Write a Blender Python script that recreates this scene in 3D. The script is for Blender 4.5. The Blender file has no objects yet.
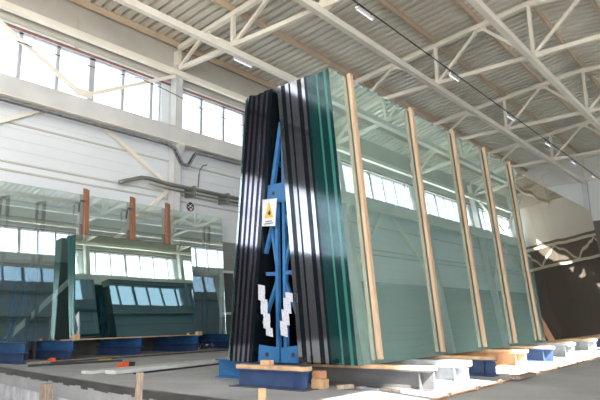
import bpy, bmesh, math, random
from mathutils import Vector, Matrix
random.seed(7)
C = bpy.context.scene.collection
V = Vector

# ------------------------------------------------------------------ materials
def nt(name):
    m = bpy.data.materials.new(name); m.use_nodes = True
    t = m.node_tree; t.nodes.clear()
    o = t.nodes.new('ShaderNodeOutputMaterial')
    return m, t, o
def N(t, kind, **kw):
    n = t.nodes.new(kind)
    for k, v in kw.items():
        if k in n.inputs: n.inputs[k].default_value = v
        else: setattr(n, k, v)
    return n
def rgb(c): return (c[0], c[1], c[2], 1)
def noise_col(t, c1, c2, scale, detail=4, stretch=None, contrast=(0.35, 0.65)):
    tc = N(t, 'ShaderNodeTexCoord'); mp = N(t, 'ShaderNodeMapping')
    t.links.new(tc.outputs['Object'], mp.inputs['Vector'])
    if stretch: mp.inputs['Scale'].default_value = stretch
    nz = N(t, 'ShaderNodeTexNoise', Scale=scale, Detail=detail)
    t.links.new(mp.outputs[0], nz.inputs['Vector'])
    cr = N(t, 'ShaderNodeValToRGB')
    cr.color_ramp.elements[0].position = contrast[0]; cr.color_ramp.elements[1].position = contrast[1]
    cr.color_ramp.elements[0].color = rgb(c1); cr.color_ramp.elements[1].color = rgb(c2)
    t.links.new(nz.outputs['Fac'], cr.inputs['Fac'])
    return cr, nz, mp
def mat(name, c, rough=.6, metal=0, c2=None, scale=6, stretch=None, bump=0, spec=.5, contrast=(.35, .65)):
    m, t, o = nt(name)
    b = N(t, 'ShaderNodeBsdfPrincipled'); b.inputs['Roughness'].default_value = rough
    b.inputs['Metallic'].default_value = metal; b.inputs['Specular IOR Level'].default_value = spec
    b.inputs['Base Color'].default_value = rgb(c)
    c2 = c2 or [x * .86 for x in c]
    cr, nz, mp = noise_col(t, c2, c, scale, 5, stretch, contrast)
    t.links.new(cr.outputs[0], b.inputs['Base Color'])
    if bump:
        bp = N(t, 'ShaderNodeBump', Strength=bump, Distance=.01)
        t.links.new(nz.outputs['Fac'], bp.inputs['Height']); t.links.new(bp.outputs[0], b.inputs['Normal'])
    t.links.new(b.outputs[0], o.inputs[0])
    return m
M = {}
M['steel'] = mat('cream_painted_steel', (.87, .825, .70), .45, c2=(.80, .755, .64), scale=1.5)
M['strut'] = mat('white_painted_steel', (.88, .84, .73), .4, c2=(.82, .78, .67), scale=1.5)
M['purlin'] = mat('tan_painted_steel', (.66, .53, .385), .5, c2=(.58, .46, .33), scale=1.5)
M['colwhite'] = mat('pale_painted_column', (.68, .69, .67), .45, scale=1.2)
M['deck'] = mat('galvanised_deck', (.74, .715, .62), .45, metal=0, c2=(.66, .635, .54), scale=.6)
M['fascia'] = mat('fascia_panel', (.58, .565, .50), .5, scale=1)
M['rust'] = mat('rusty_trim', (.36, .13, .07), .7, c2=(.2, .1, .07), scale=14)
M['bluebeam'] = mat('bright_blue_paint', (.022, .115, .27), .4, c2=(.015, .08, .20), scale=5)
M['midblue'] = mat('mid_blue_paint', (.02, .08, .20), .4, c2=(.012, .045, .12), scale=5)
M['navy'] = mat('navy_blue_paint', (.028, .055, .135), .4, c2=(.018, .036, .09), scale=7)
M['greybeam'] = mat('dark_grey_steel', (.10, .095, .09), .4, metal=.3, c2=(.055, .055, .06), scale=5, stretch=(1, .3, 1))
M['zinc'] = mat('galvanised_steel', (.33, .34, .35), .45, metal=.3, c2=(.24, .25, .26), scale=9)
M['timber'] = mat('pale_timber', (.52, .34, .19), .6, c2=(.36, .22, .12), scale=9, stretch=(6, 1, .6), bump=.15)
M['batten'] = mat('pale_batten_timber', (.42, .30, .20), .6, c2=(.33, .23, .15), scale=8, stretch=(5, 5, .35))
M['browntimber'] = mat('reddish_brown_timber', (.30, .135, .075), .6, c2=(.20, .09, .05), scale=8, stretch=(5, 5, .3))
M['ply'] = mat('brown_plywood', (.42, .22, .11), .6, c2=(.32, .16, .08), scale=6)
M['oldwood'] = mat('weathered_wood', (.33, .27, .21), .8, c2=(.18, .14, .11), scale=12, stretch=(4, 4, .6))
M['whiteboard'] = mat('offwhite_board', (.55, .57, .55), .55, c2=(.42, .43, .42), scale=6, stretch=(.5, 3, 3))
M['black'] = mat('black_rubber', (.02, .021, .024), .5, scale=8)
M['orange'] = mat('orange_plastic', (.6, .09, .025), .45, scale=8)
M['paper'] = mat('white_paper_labels', (.46, .48, .53), .7, c2=(.28, .30, .35), scale=60)
M['white'] = mat('white_plastic', (.8, .8, .82), .5, scale=5)
M['signplate'] = mat('white_sign_plate', (.50, .52, .56), .5, scale=5)
M['yellow'] = mat('yellow_sign_paint', (.50, .36, .05), .5, scale=5)
M['pink'] = mat('pale_pink_paint', (.85, .55, .62), .5, scale=5)
M['darkpipe'] = mat('dark_grey_green_pipe', (.26, .27, .235), .45, metal=.3, scale=6)
M['cable'] = mat('black_cable', (.03, .03, .035), .5, scale=6)
M['dirt'] = mat('brown_earth', (.27, .18, .12), .95, c2=(.15, .10, .07), scale=5, bump=.6)
M['dark_backing'] = mat('added_dark_backing', (.02, .02, .02), .7, scale=3)
M['mullion'] = mat('grey_window_frame', (.46, .49, .52), .4, scale=3)
M['plinth'] = mat('dark_brown_cladding', (.10, .095, .085), .6, c2=(.07, .068, .062), scale=3)
M['doordark'] = mat('dark_grey_door', (.06, .075, .085), .3, scale=3)

def panel_mat(name, up, low, zsplit, seam=.5, vertical=False, groove=.6):
    """profiled sheet panels: seams every few decimetres, different cladding colour under zsplit"""
    m, t, o = nt(name)
    b = N(t, 'ShaderNodeBsdfPrincipled', Roughness=.45)
    tc = N(t, 'ShaderNodeTexCoord'); sp = N(t, 'ShaderNodeSeparateXYZ'); t.links.new(tc.outputs['Object'], sp.inputs[0])
    src = sp.outputs['Y'] if vertical else sp.outputs['Z']
    dv = N(t, 'ShaderNodeMath', operation='DIVIDE'); t.links.new(src, dv.inputs[0]); dv.inputs[1].default_value = seam
    fr = N(t, 'ShaderNodeMath', operation='FRACT'); t.links.new(dv.outputs[0], fr.inputs[0])
    cr = N(t, 'ShaderNodeValToRGB'); e = cr.color_ramp.elements
    e[0].position = 0; e[0].color = (0, 0, 0, 1); e[1].position = .12; e[1].color = (1, 1, 1, 1)
    t.links.new(fr.outputs[0], cr.inputs[0])
    bp = N(t, 'ShaderNodeBump', Strength=groove, Distance=.02); t.links.new(cr.outputs[0], bp.inputs['Height'])
    t.links.new(bp.outputs[0], b.inputs['Normal'])
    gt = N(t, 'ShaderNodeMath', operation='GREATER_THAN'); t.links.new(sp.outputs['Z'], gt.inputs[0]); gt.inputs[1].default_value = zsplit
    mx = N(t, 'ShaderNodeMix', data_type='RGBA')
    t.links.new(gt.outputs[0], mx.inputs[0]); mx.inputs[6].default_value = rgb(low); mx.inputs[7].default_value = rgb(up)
    nz = N(t, 'ShaderNodeTexNoise', Scale=.7, Detail=4)
    t.links.new(tc.outputs['Object'], nz.inputs['Vector'])
    mr = N(t, 'ShaderNodeMapRange'); t.links.new(nz.outputs['Fac'], mr.inputs[0]); mr.inputs[3].default_value = .9; mr.inputs[4].default_value = 1.08
    m2 = N(t, 'ShaderNodeMix', data_type='RGBA', blend_type='MULTIPLY'); m2.inputs[0].default_value = 1
    t.links.new(mx.outputs[2], m2.inputs[6]); t.links.new(mr.outputs[0], m2.inputs[7])
    t.links.new(m2.outputs[2], b.inputs['Base Color']); t.links.new(b.outputs[0], o.inputs[0])
    return m
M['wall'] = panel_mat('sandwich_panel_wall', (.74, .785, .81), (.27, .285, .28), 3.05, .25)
M['endwall'] = panel_mat('end_wall_cladding', (.82, .83, .80), (.125, .11, .095), 5.6, .9, True)

def concrete(name, c1, c2, sc):
    m, t, o = nt(name)
    b = N(t, 'ShaderNodeBsdfPrincipled', Roughness=.6)
    cr, nz, mp = noise_col(t, c1, c2, sc, 9, None, (.3, .7))
    n2 = N(t, 'ShaderNodeTexNoise', Scale=22, Detail=6); t.links.new(mp.outputs[0], n2.inputs['Vector'])
    mr = N(t, 'ShaderNodeMapRange'); t.links.new(n2.outputs['Fac'], mr.inputs[0]); mr.inputs[3].default_value = .8; mr.inputs[4].default_value = 1.15
    m2 = N(t, 'ShaderNodeMix', data_type='RGBA', blend_type='MULTIPLY'); m2.inputs[0].default_value = 1
    t.links.new(cr.outputs[0], m2.inputs[6]); t.links.new(mr.outputs[0], m2.inputs[7])
    t.links.new(m2.outputs[2], b.inputs['Base Color'])
    bp = N(t, 'ShaderNodeBump', Strength=.25, Distance=.01); t.links.new(n2.outputs['Fac'], bp.inputs['Height'])
    t.links.new(bp.outputs[0], b.inputs['Normal']); t.links.new(b.outputs[0], o.inputs[0])
    return m
M['floor'] = concrete('concrete_floor', (.26, .27, .28), (.39, .40, .40), 1.2)
M['plaster'] = concrete('white_patchy_plaster', (.28, .29, .31), (.66, .68, .71), 3.2)

def glass(name, glossy, gcol, base, rough=.015, see=0., tcol=(.8, .9, .88), wave=0., wscale=.5, rings=False):
    """tinted sheet glass: a mirror-like share, and behind it either the glass colour or what lies beyond"""
    m, t, o = nt(name)
    g = N(t, 'ShaderNodeBsdfGlossy', Roughness=rough); g.inputs['Color'].default_value = rgb(gcol)
    lw = N(t, 'ShaderNodeLayerWeight', Blend=.25)
    mr = N(t, 'ShaderNodeMapRange'); t.links.new(lw.outputs['Fresnel'], mr.inputs[0])
    mr.inputs[1].default_value = .04; mr.inputs[2].default_value = .9; mr.inputs[3].default_value = glossy; mr.inputs[4].default_value = min(1, glossy + .35)
    d = N(t, 'ShaderNodeBsdfDiffuse'); d.inputs['Color'].default_value = rgb(base)
    last = d
    tc = N(t, 'ShaderNodeTexCoord')
    if rings:   # round suction-cup marks left on the sheet
        sp = N(t, 'ShaderNodeSeparateXYZ'); t.links.new(tc.outputs['Object'], sp.inputs[0])
        def ma(op, a, b=None):
            n = N(t, 'ShaderNodeMath', operation=op)
            for i, v in enumerate((a, b)):
                if v is None: continue
                if isinstance(v, (int, float)): n.inputs[i].default_value = v
                else: t.links.new(v, n.inputs[i])
            return n.outputs[0]
        fx = ma('SUBTRACT', ma('FRACT', ma('DIVIDE', ma('ADD', sp.outputs['X'], .3), .62)), .5)
        fz = ma('SUBTRACT', ma('FRACT', ma('DIVIDE', ma('ADD', sp.outputs['Z'], .17), .66)), .5)
        r = ma('SQRT', ma('ADD', ma('POWER', ma('MULTIPLY', fx, .62), 2.), ma('POWER', ma('MULTIPLY', fz, .66), 2.)))
        a1 = ma('COMPARE', r, .125); t.nodes[-1].inputs[2].default_value = .012
        a2 = ma('COMPARE', r, .055); t.nodes[-1].inputs[2].default_value = .012
        low = ma('LESS_THAN', sp.outputs['Z'], 1.32)
        msk = ma('MULTIPLY', ma('MULTIPLY', ma('ADD', a1, a2), low), .22)
        mx = N(t, 'ShaderNodeMix', data_type='RGBA'); t.links.new(msk, mx.inputs[0])
        mx.inputs[6].default_value = rgb(base); mx.inputs[7].default_value = (.04, .12, .11, 1)
        t.links.new(mx.outputs[2], d.inputs['Color'])
    if see > 0:
        tr = N(t, 'ShaderNodeBsdfTransparent'); tr.inputs['Color'].default_value = rgb(tcol)
        ms = N(t, 'ShaderNodeMixShader', Fac=see)
        t.links.new(d.outputs[0], ms.inputs[1]); t.links.new(tr.outputs[0], ms.inputs[2]); last = ms
    mm = N(t, 'ShaderNodeMixShader')
    t.links.new(mr.outputs[0], mm.inputs[0]); t.links.new(last.outputs[0], mm.inputs[1]); t.links.new(g.outputs[0], mm.inputs[2])
    if wave:
        nz = N(t, 'ShaderNodeTexNoise', Scale=wscale, Detail=1); t.links.new(tc.outputs['Object'], nz.inputs['Vector'])
        bp = N(t, 'ShaderNodeBump', Strength=1., Distance=wave); t.links.new(nz.outputs['Fac'], bp.inputs['Height'])
        t.links.new(bp.outputs[0], g.inputs['Normal'])
    t.links.new(mm.outputs[0], o.inputs[0])
    return m
M['g_face'] = glass('pale_green_sheet_glass', .44, (.88, .98, .96), (.13, .21, .188), .008, rings=True)
M['g_mirror'] = glass('green_mirror_glass', .80, (.66, .80, .74), (.012, .05, .05), .01, wave=.004, wscale=.5)
M['g_bluish'] = glass('bluish_dark_sheet_glass', .34, (.62, .82, .98), (.004, .03, .034), .01, wave=.001)
M['g_bronze'] = glass('bronze_mirror_glass', .60, (.74, .69, .60), (.05, .045, .038), .02, wave=.008, wscale=.6)
M['g_clear'] = glass('clear_sheet_glass', .32, (.86, .96, .97), (.2, .3, .3), .01, see=.96, tcol=(.88, .94, .94), wave=.001, wscale=.6)
M['g_edge_pale'] = glass('pale_glass_edge', .30, (.8, .95, .95), (.07, .18, .16), .1, see=.8)
M['g_dark'] = glass('dark_glass_edge', .30, (.72, .78, .85), (.006, .012, .016), .05)
M['g_gap'] = glass('black_gap_fill', .05, (.6, .7, .8), (.004, .006, .008), .08)  # near-black: paints the shade in the gaps between glass bundles
M['g_silver'] = glass('silvery_glass_edge', .52, (.85, .88, .98), (.012, .012, .013), .06)
M['g_purple'] = glass('purplish_glass_edge', .36, (.80, .74, .88), (.008, .006, .011), .06)
M['g_teal'] = glass('deep_teal_glass_edge', .11, (.6, .8, .85), (.002, .02, .021), .08)
M['g_tealmatte'] = glass('dark_green_glass_edge', .05, (.6, .8, .8), (.012, .055, .05), .2)
M['g_green'] = glass('bright_green_glass_edge', .12, (.7, .9, .9), (.016, .10, .08), .12)
M['g_window'] = glass('window_glass', .05, (.9, .95, 1), (.8, .8, .8), .02, see=1., tcol=(.97, .98, 1))
def emis(name, c, s):
    m, t, o = nt(name); e = N(t, 'ShaderNodeEmission', Strength=s); e.inputs['Color'].default_value = rgb(c)
    t.links.new(e.outputs[0], o.inputs[0]); return m
M['glow'] = emis('added_roof_glow', (.93, .96, 1), 1.3)
M['tube'] = emis('lit_lamp_tube', (.95, .93, 1), .7)

# ------------------------------------------------------------------ mesh helpers
class MB:
    def __init__(s): s.v = []; s.f = []
    def add(s, vs, fs):
        n = len(s.v); s.v += [tuple(x) for x in vs]; s.f += [tuple(i + n for i in f) for f in fs]; return s
    def box(s, a, b):
        x0, y0, z0 = [min(a[i], b[i]) for i in range(3)]; x1, y1, z1 = [max(a[i], b[i]) for i in range(3)]
        return s.add([(x0,y0,z0),(x1,y0,z0),(x1,y1,z0),(x0,y1,z0),(x0,y0,z1),(x1,y0,z1),(x1,y1,z1),(x0,y1,z1)],
                     [(0,3,2,1),(4,5,6,7),(0,1,5,4),(1,2,6,5),(2,3,7,6),(3,0,4,7)])
    def bar(s, p, q, w, h=None, up=(0, 0, 1)):
        h = h or w; p = V(p); q = V(q); d = (q - p).normalized(); u = V(up)
        if abs(d.dot(u)) > .98: u = V((1, 0, 0))
        r = d.cross(u).normalized(); u = r.cross(d).normalized()
        r *= w / 2; u *= h / 2
        vs = [p-r-u, p+r-u, p+r+u, p-r+u, q-r-u, q+r-u, q+r+u, q-r+u]
        return s.add(vs, [(0,1,2,3),(7,6,5,4),(0,4,5,1),(1,5,6,2),(2,6,7,3),(3,7,4,0)])
    def tube(s, pts, r, n=10):
        pts = [V(p) for p in pts]; vs = []; fs = []
        for i, p in enumerate(pts):
            d = (pts[min(i+1, len(pts)-1)] - pts[max(i-1, 0)]).normalized()
            u = V((0,0,1)) if abs(d.z) < .95 else V((1,0,0))
            a = d.cross(u).normalized(); b = a.cross(d)
            for k in range(n):
                t = 2*math.pi*k/n; vs.append(p + a*math.cos(t)*r + b*math.sin(t)*r)
        for i in range(len(pts)-1):
            for k in range(n): fs.append((i*n+k, i*n+(k+1)%n, (i+1)*n+(k+1)%n, (i+1)*n+k))
        fs.append(tuple(range(n-1, -1, -1))); fs.append(tuple((len(pts)-1)*n+k for k in range(n)))
        return s.add(vs, fs)
    def prism(s, prof, e):          # prof: 3-D polygon, e: extrusion vector
        e = V(e); n = len(prof); vs = [V(p) for p in prof] + [V(p) + e for p in prof]
        return s.add(vs, [tuple(range(n-1, -1, -1)), tuple(range(n, 2*n))] + [(i, (i+1) % n, n+(i+1) % n, n+i) for i in range(n)])
    def slab(s, x0, x1, yb0, yb1, z0, yt0, yt1, z1, xs=0):   # leaning sheet
        return s.prism([(x0, yb0, z0), (x0, yb1, z0), (x0+xs, yt1, z1), (x0+xs, yt0, z1)], (x1-x0, 0, 0))
    def ibeam(s, p, q, w, h, tf=.02, tw=.02):     # p,q: centre line of bottom
        p = V(p); q = V(q)
        for z in (tf/2, h-tf/2): s.bar(p+V((0,0,z)), q+V((0,0,z)), w, tf)
        return s.bar(p+V((0,0,h/2)), q+V((0,0,h/2)), tw, h-2*tf)

def obj(name, mb, m, parent=None, base=None, bevel=0, smooth=False):
    if parent is not None: base = V(parent['_o'])
    elif base is None:
        xs = [v[0] for v in mb.v]; ys = [v[1] for v in mb.v]; zs = [v[2] for v in mb.v]
        base = V(((min(xs)+max(xs))/2, (min(ys)+max(ys))/2, min(zs)))
    base = V(base)
    me = bpy.data.meshes.new(name); me.from_pydata([tuple(V(v)-base) for v in mb.v], [], mb.f); me.update()
    bm = bmesh.new(); bm.from_mesh(me); bmesh.ops.recalc_face_normals(bm, faces=bm.faces); bm.to_mesh(me); bm.free()
    me.materials.append(M[m])
    if smooth:
        for p in me.polygons: p.use_smooth = True
    o = bpy.data.objects.new(name, me); C.objects.link(o)
    if parent is not None:
        o.parent = parent['e']
    else: o.location = base
    if bevel:
        b = o.modifiers.new('bevel', 'BEVEL'); b.width = bevel; b.segments = 2; b.limit_method = 'ANGLE'
    return o
def sub(name, mb, m, parent, top, **k):      # sub-part under a part (same local space)
    o = obj(name, mb, m, top, **k); o.parent = parent; return o
def thing(name, label, cat, base, group=None):
    e = bpy.data.objects.new(name, None); C.objects.link(e); e.location = base; e.empty_display_size = .2
    e['label'] = label; e['category'] = cat
    if group: e['group'] = group
    return {'e': e, '_o': tuple(base)}
def tag(o, label, cat, group=None, kind=None):
    o['label'] = label; o['category'] = cat
    if group: o['group'] = group
    if kind: o['kind'] = kind
    return o
def struct(name, mb, m, **k):
    o = obj(name, mb, m, base=(0, 0, 0), **k); o['kind'] = 'structure'; return o

# ------------------------------------------------------------------ dimensions (metres; floor slab at z = 0)
XA, XE, XB = 10.1, 33.9, -13.0          # nearest visible frame, end wall, wall behind the camera
YL, YR = 12.75, -3.9                    # window walls
RIDGE = 4.4
WB, WT = 6.07, 7.37                     # window band
LOW = 7.85                              # lower chord
def ztop(y): return 9.44 - .117*abs(y - RIDGE)      # upper chord line
def zdeck(y): return ztop(y) + .27
FR = [-8.1, -2.0, 4.1, 10.1, 16.1, 22.1, 28.1]      # frames
NODES = [10.3, 7.33, 4.4, 1.47, -1.5]

def glow_panel():
    y0, y1 = 11.0, 12.5
    sk = struct('window_40', MB().prism([(-9, y0, ztop(y0)+.02), (-9, y1, ztop(y1)+.02), (-9, y1, ztop(y1)+.05), (-9, y0, ztop(y0)+.05)], (8, 0, 0)), 'glow')  # glowing sheet under the deck, added for highlights on the glass ends
# ------------------------------------------------------------------ floor, pit
edge = [(3.72, -4.0), (3.72, 3.2), (3.76, 4.0), (3.84, 5.1), (4.28, 7.8), (4.75, 10.4), (5.05, 12.9)]
mb = MB(); top = [(x, y, 0) for x, y in edge] + [(XE+.2, 12.95, 0), (XE+.2, -4.1, 0)]
mb.prism(top[::-1], (0, 0, -.25)); struct('floor', mb, 'floor')
mb = MB()
for (a, b) in zip(edge[:-1], edge[1:]):
    mb.prism([(a[0]+.015, a[1], -.9), (b[0]+.015, b[1], -.9), (b[0]+.015, b[1], -.07), (a[0]+.015, a[1], -.07)], (.25, 0, 0))
struct('trim_1', mb, 'plaster')
mb = MB()
for (a, b) in zip(edge[:-1], edge[1:]):      # ragged dark steel edge strip
    n = 14
    for i in range(n):
        t0, t1 = i/n, (i+1)/n
        p = [a[0]+(b[0]-a[0])*t0, a[1]+(b[1]-a[1])*t0]; q = [a[0]+(b[0]-a[0])*t1, a[1]+(b[1]-a[1])*t1]
        d = .055 + random.random()*.04
        mb.prism([(p[0]-.006, p[1], -d), (q[0]-.006, q[1], -d), (q[0]-.006, q[1], .004), (p[0]-.006, p[1], .004)], (.05, 0, 0))
struct('trim_2', mb, 'greybeam')
mb = MB().box((XB-.2, -4.1, -1.0), (4.9, 12.95, -.75)); struct('floor_pit', mb, 'dirt')

# ------------------------------------------------------------------ walls
def side_wall(name, y0, y1, bays):
    mb = MB(); mb.box((XB-.2, y0, -1.0), (XE+.2, y1, WB)); mb.box((XB-.2, y0, WT), (XE+.2, y1, zdeck(y0)+.12))
    xs = [XB-.2]
    for a, b in bays: xs += [a, b]
    xs.append(XE+.2)
    for i in range(0, len(xs), 2): mb.box((xs[i], y0, WB), (xs[i+1], y1, WT))
    return struct(name, mb, 'wall')
bays = [(f+.27, f+6.0-.40) for f in FR[:-1]] + [(28.37, 33.4)]
ribbon = [(-12.0, .5)]
def wall_left():
    lb = [b for b in bays if b[0] > 4]
    mb = MB(); y0, y1 = YL, YL+.2
    mb.box((XB-.2, y0, -1.0), (XE+.2, y1, 3.0)); mb.box((XB-.2, y0, 3.0), (-12.0, y1, WB)); mb.box((.5, y0, 3.0), (XE+.2, y1, WB)); mb.box((-12.0, y0, 5.3), (.5, y1, WB))
    mb.box((XB-.2, y0, WT), (XE+.2, y1, zdeck(y0)+.12))
    xs = [XB-.2]
    for a, b in lb: xs += [a, b]
    xs.append(XE+.2)
    for i in range(0, len(xs), 2): mb.box((xs[i], y0, WB), (xs[i+1], y1, WT))
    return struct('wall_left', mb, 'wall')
wall_left()
mb = MB(); y0, y1 = YR-.2, YR
mb.box((XB-.2, y0, -1.0), (XE+.2, y1, .3)); mb.box((XB-.2, y0, .3), (-9.5, y1, WB)); mb.box((.8, y0, .3), (XE+.2, y1, WB)); mb.box((-9.5, y0, 5.2), (.8, y1, WB)); mb.box((XB-.2, y0, WT), (XE+.2, y1, zdeck(y0)+.12))
xs = [XB-.2]
for a, b in bays: xs += [a, b]
xs.append(XE+.2)
for i in range(0, len(xs), 2): mb.box((xs[i], y0, WB), (xs[i+1], y1, WT))
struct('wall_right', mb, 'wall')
# ribbon window and glazed gate, both unseen, added for highlights and fill light
for nm, a, b, z0, z1, yy in (('window_31', -12.0, .5, 3.0, 5.3, YL+.1), ('window_32', -9.5, .8, .3, 5.2, YR-.1)):
    mb = MB(); n = 8
    for i in range(n+1): mb.box((a+(b-a)*i/n-.03, yy-.04, z0), (a+(b-a)*i/n+.03, yy+.04, z1))
    mb.box((a, yy-.04, z0), (b, yy+.04, z0+.05)); mb.box((a, yy-.04, z1-.05), (b, yy+.04, z1))
    fr = struct(nm, mb, 'colwhite')
    po = obj('pane', MB().box((a, yy-.004, z0), (b, yy+.004, z1)), 'g_window', base=(0, 0, 0)); po.parent = fr
nwin = 0
for side, yy, sg in (('l', YL, 1), ('r', YR, -1)):
    for a, b in bays:
        if sg > 0 and a < 4: continue
        nwin += 1
        mb = MB()
        y0 = yy + sg*.05; y1 = yy + sg*.13
        ms = [(a, .08), (b, .08)]
        for k in range(-20, 33):
            xm = 5.72+.92*k
            if a+.1 < xm < b-.1: ms.append((xm, .15 if (k-2) % 6 == 0 else .085))
        for xm, t in ms: mb.box((xm-t/2, y0, WB), (xm+t/2, y1, WT))
        mb.box((a, y0, WB), (b, y1, WB+.05)); mb.box((a, y0, WT-.05), (b, y1, WT))
        fr = struct('window_%d' % nwin, mb, 'mullion')
        pm = MB().box((a, yy+sg*.085, WB), (b, yy+sg*.093, WT))
        po = obj('pane', pm, 'g_window', base=(0, 0, 0)); po.parent = fr
# rear wall behind the camera: large glazing added here, unseen, for fill light
mb = MB(); mb.box((XB-.2, -4.1, -1), (XB, 12.95, 1.2)); mb.box((XB-.2, -4.1, 7.6), (XB, 12.95, 10))
for y in (-4.1, 1.3, 6.9, 12.3): mb.box((XB-.2, y, 1.2), (XB, y+.65, 7.6))
struct('wall_rear', mb, 'wall')
for i, y in enumerate((-3.45, 1.95, 7.55)):
    mb = MB(); y1 = (1.3, 6.9, 12.3)[i]
    for k in range(7): yy = y+(y1-y)*k/6; mb.box((XB-.14, yy-.03, 1.2), (XB-.06, yy+.03, 7.6))
    for z in (1.23, 4.4, 7.57): mb.box((XB-.14, y, z-.03), (XB-.06, y1, z+.03))
    fr = struct('window_%d' % (nwin+1+i), mb, 'colwhite')
    po = obj('pane', MB().box((XB-.104, y, 1.2), (XB-.096, y1, 7.6)), 'g_window', base=(0, 0, 0)); po.parent = fr
# end wall (gable)
mb = MB().prism([(XE, -4.1, 0), (XE, 12.95, 0), (XE, 12.95, zdeck(12.95)), (XE, RIDGE, zdeck(RIDGE)), (XE, -4.1, zdeck(-4.1))], (.2, 0, 0))
struct('wall_end', mb, 'endwall')
glow_panel()
# corrugated roof deck
mb = MB(); pitch = .29; x = XB-.2; prof = []
while x < XE+.2:
    prof += [(x, 0), (x+.17, 0), (x+.18, .17), (x+.28, .17)]; x += pitch
vs = []; fs = []
ys = [-4.1, RIDGE, 12.95]
for (px, pz) in prof:
    for y in ys: vs.append((px, y, zdeck(y)+pz))
for i in range(len(prof)-1):
    for k in range(2): fs.append((i*3+k, i*3+k+1, (i+1)*3+k+1, (i+1)*3+k))
mb.add(vs, fs)
ce = struct('ceiling', mb, 'deck')
so = ce.modifiers.new('thickness', 'SOLIDIFY'); so.thickness = .01; so.offset = 1

# upper wall lining and trims on the window walls
for nm, sg, yy in (('left', 1, YL), ('right', -1, YR)):
    mb = MB().box((XB, yy-sg*.03, WT+.13), (XE, yy-sg*.001, zdeck(yy)-.03)); struct('trim_%d' % (3 if sg > 0 else 4), mb, 'fascia')
    mb = MB().box((XB, yy-sg*.05, WT+.0), (XE, yy-sg*.001, WT+.045)); struct('trim_%d' % (5 if sg > 0 else 6), mb, 'rust')
    mb = MB()
    for z in (4.02, 4.20, 5.10): mb.box((XB, yy-sg*.045, z), (XE, yy-sg*.001, z+.035))
    struct('trim_%d' % (7 if sg > 0 else 8), mb, 'fascia')

# ------------------------------------------------------------------ steelwork
def where(x): return {4.1: 'above the stacked glass ends', 10.1: 'nearest in view, meeting the column left of the glass stack', 16.1: 'second in view, crossing above the battened glass',
                      22.1: 'third in view, crossing above the far battens', 28.1: 'fourth in view, last before the end wall', 33.72: 'lying flat against the end wall'}.get(x, 'far behind the glass racks')
def truss(x):
    t = thing('roof_truss', 'cream steel roof truss, ' + where(x), 'roof truss', (x, RIDGE, LOW), 'roof trusses')
    a, b = YR+.25, YL-.25
    obj('lower_chord', MB().bar((x, a, LOW), (x, b, LOW), .11, .12), 'steel', t)
    obj('upper_chord', MB().prism([(x-.07, a, ztop(a)-.07), (x-.07, RIDGE, ztop(RIDGE)-.07), (x-.07, b, ztop(b)-.07), (x-.07, b, ztop(b)+.07), (x-.07, RIDGE, ztop(RIDGE)+.07), (x-.07, a, ztop(a)+.07)], (.14, 0, 0)), 'steel', t)
    for y in NODES:
        mbv = MB().bar((x, y, LOW), (x, y, ztop(y)), .10, .10); v = obj('vertical', mbv, 'steel', t)
        obj('gusset_plate', MB().box((x-.09, y-.22, LOW-.075), (x+.09, y+.22, LOW-.067)), 'steel', t)
    nod = [b-.0] + NODES + [a]
    for i in range(len(nod)-1):
        ym = (nod[i]+nod[i+1])/2
        for yb in (nod[i], nod[i+1]):
            s = 1 if ym > yb else -1
            obj('diagonal', MB().bar((x, yb+s*.05, LOW+.05), (x, ym-s*.03, ztop(ym)-.06), .085, .085, up=(1, 0, 0)), 'steel', t)
        obj('node_plate', MB().box((x-.012, ym-.2, ztop(ym)-.17), (x+.012, ym+.2, ztop(ym)-.04)), 'steel', t)
    return t
for x in FR[2:]: truss(x)
truss(33.72)
pos = ['left line above the stack end', 'line passing above the first battens', 'ridge line, upper right', 'line right of the ridge', 'line nearest the right wall']
for i, y in enumerate(NODES):
    mb = MB().bar((XB+.1, y, LOW-.16), (XE-.1, y, LOW-.16), .15, .17)
    tag(obj('longitudinal_strut', mb, 'strut'), 'long pale box-section strut tying the trusses, ' + pos[i], 'steel beam', 'roof struts')
py = [12.6, 11.8, 10.3, 8.8, 7.33, 5.86, 4.4, 2.93, 1.47, 0, -1.5, -3.0]
ppos = ['hard against the window wall', 'first out from the window wall', 'second out from the window wall', 'third out from the window wall', 'fourth out from the window wall', 'just left of the ridge', 'under the ridge', 'just right of the ridge', 'third before the right wall edge', 'over the right aisle', 'near the right wall', 'last before the right wall']
for y, w in zip(py, ppos):
    z = ztop(y)+.07
    mb = MB().box((XB, y-.032, z), (XE, y+.032, z+.012)); mb.box((XB, y-.032, z+.186), (XE, y+.032, z+.197)); mb.box((XB, y-.006, z), (XE, y+.006, z+.197))
    tag(obj('roof_purlin', mb, 'purlin'), 'tan steel purlin under the corrugated deck, ' + w, 'roof purlin', 'roof purlins')
def column(x, y, sg, lab):
    t = thing('steel_column', lab, 'column', (x, y, 0), 'wall columns')
    mb = MB().box((x-.12, y-.13, .02), (x-.105, y+.13, LOW+.1)).box((x+.105, y-.13, .02), (x+.12, y+.13, LOW+.1)).box((x-.11, y-.012, .02), (x+.11, y+.012, LOW+.1))
    mb.box((x-.115, y-.13, .02), (x+.115, y-.118, LOW+.1)) if sg > 0 else mb.box((x-.115, y+.118, .02), (x+.115, y+.13, LOW+.1))
    obj('shaft', mb, 'colwhite', t)
    obj('base_plate', MB().box((x-.19, y-.19, 0), (x+.19, y+.17 if sg > 0 else y+.19, .02)), 'colwhite', t)
    obj('bracket', MB().prism([(x-.1, y-sg*.13, 5.56), (x-.1, y-sg*.30, 5.56), (x-.1, y-sg*.30, 5.50), (x-.1, y-sg*.13, 5.2)], (.2, 0, 0)), 'colwhite', t)
    obj('head', MB().box((x-.06, y-.1, LOW+.1), (x+.06, y+.1, ztop(y)-.07)), 'steel', t)
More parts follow.
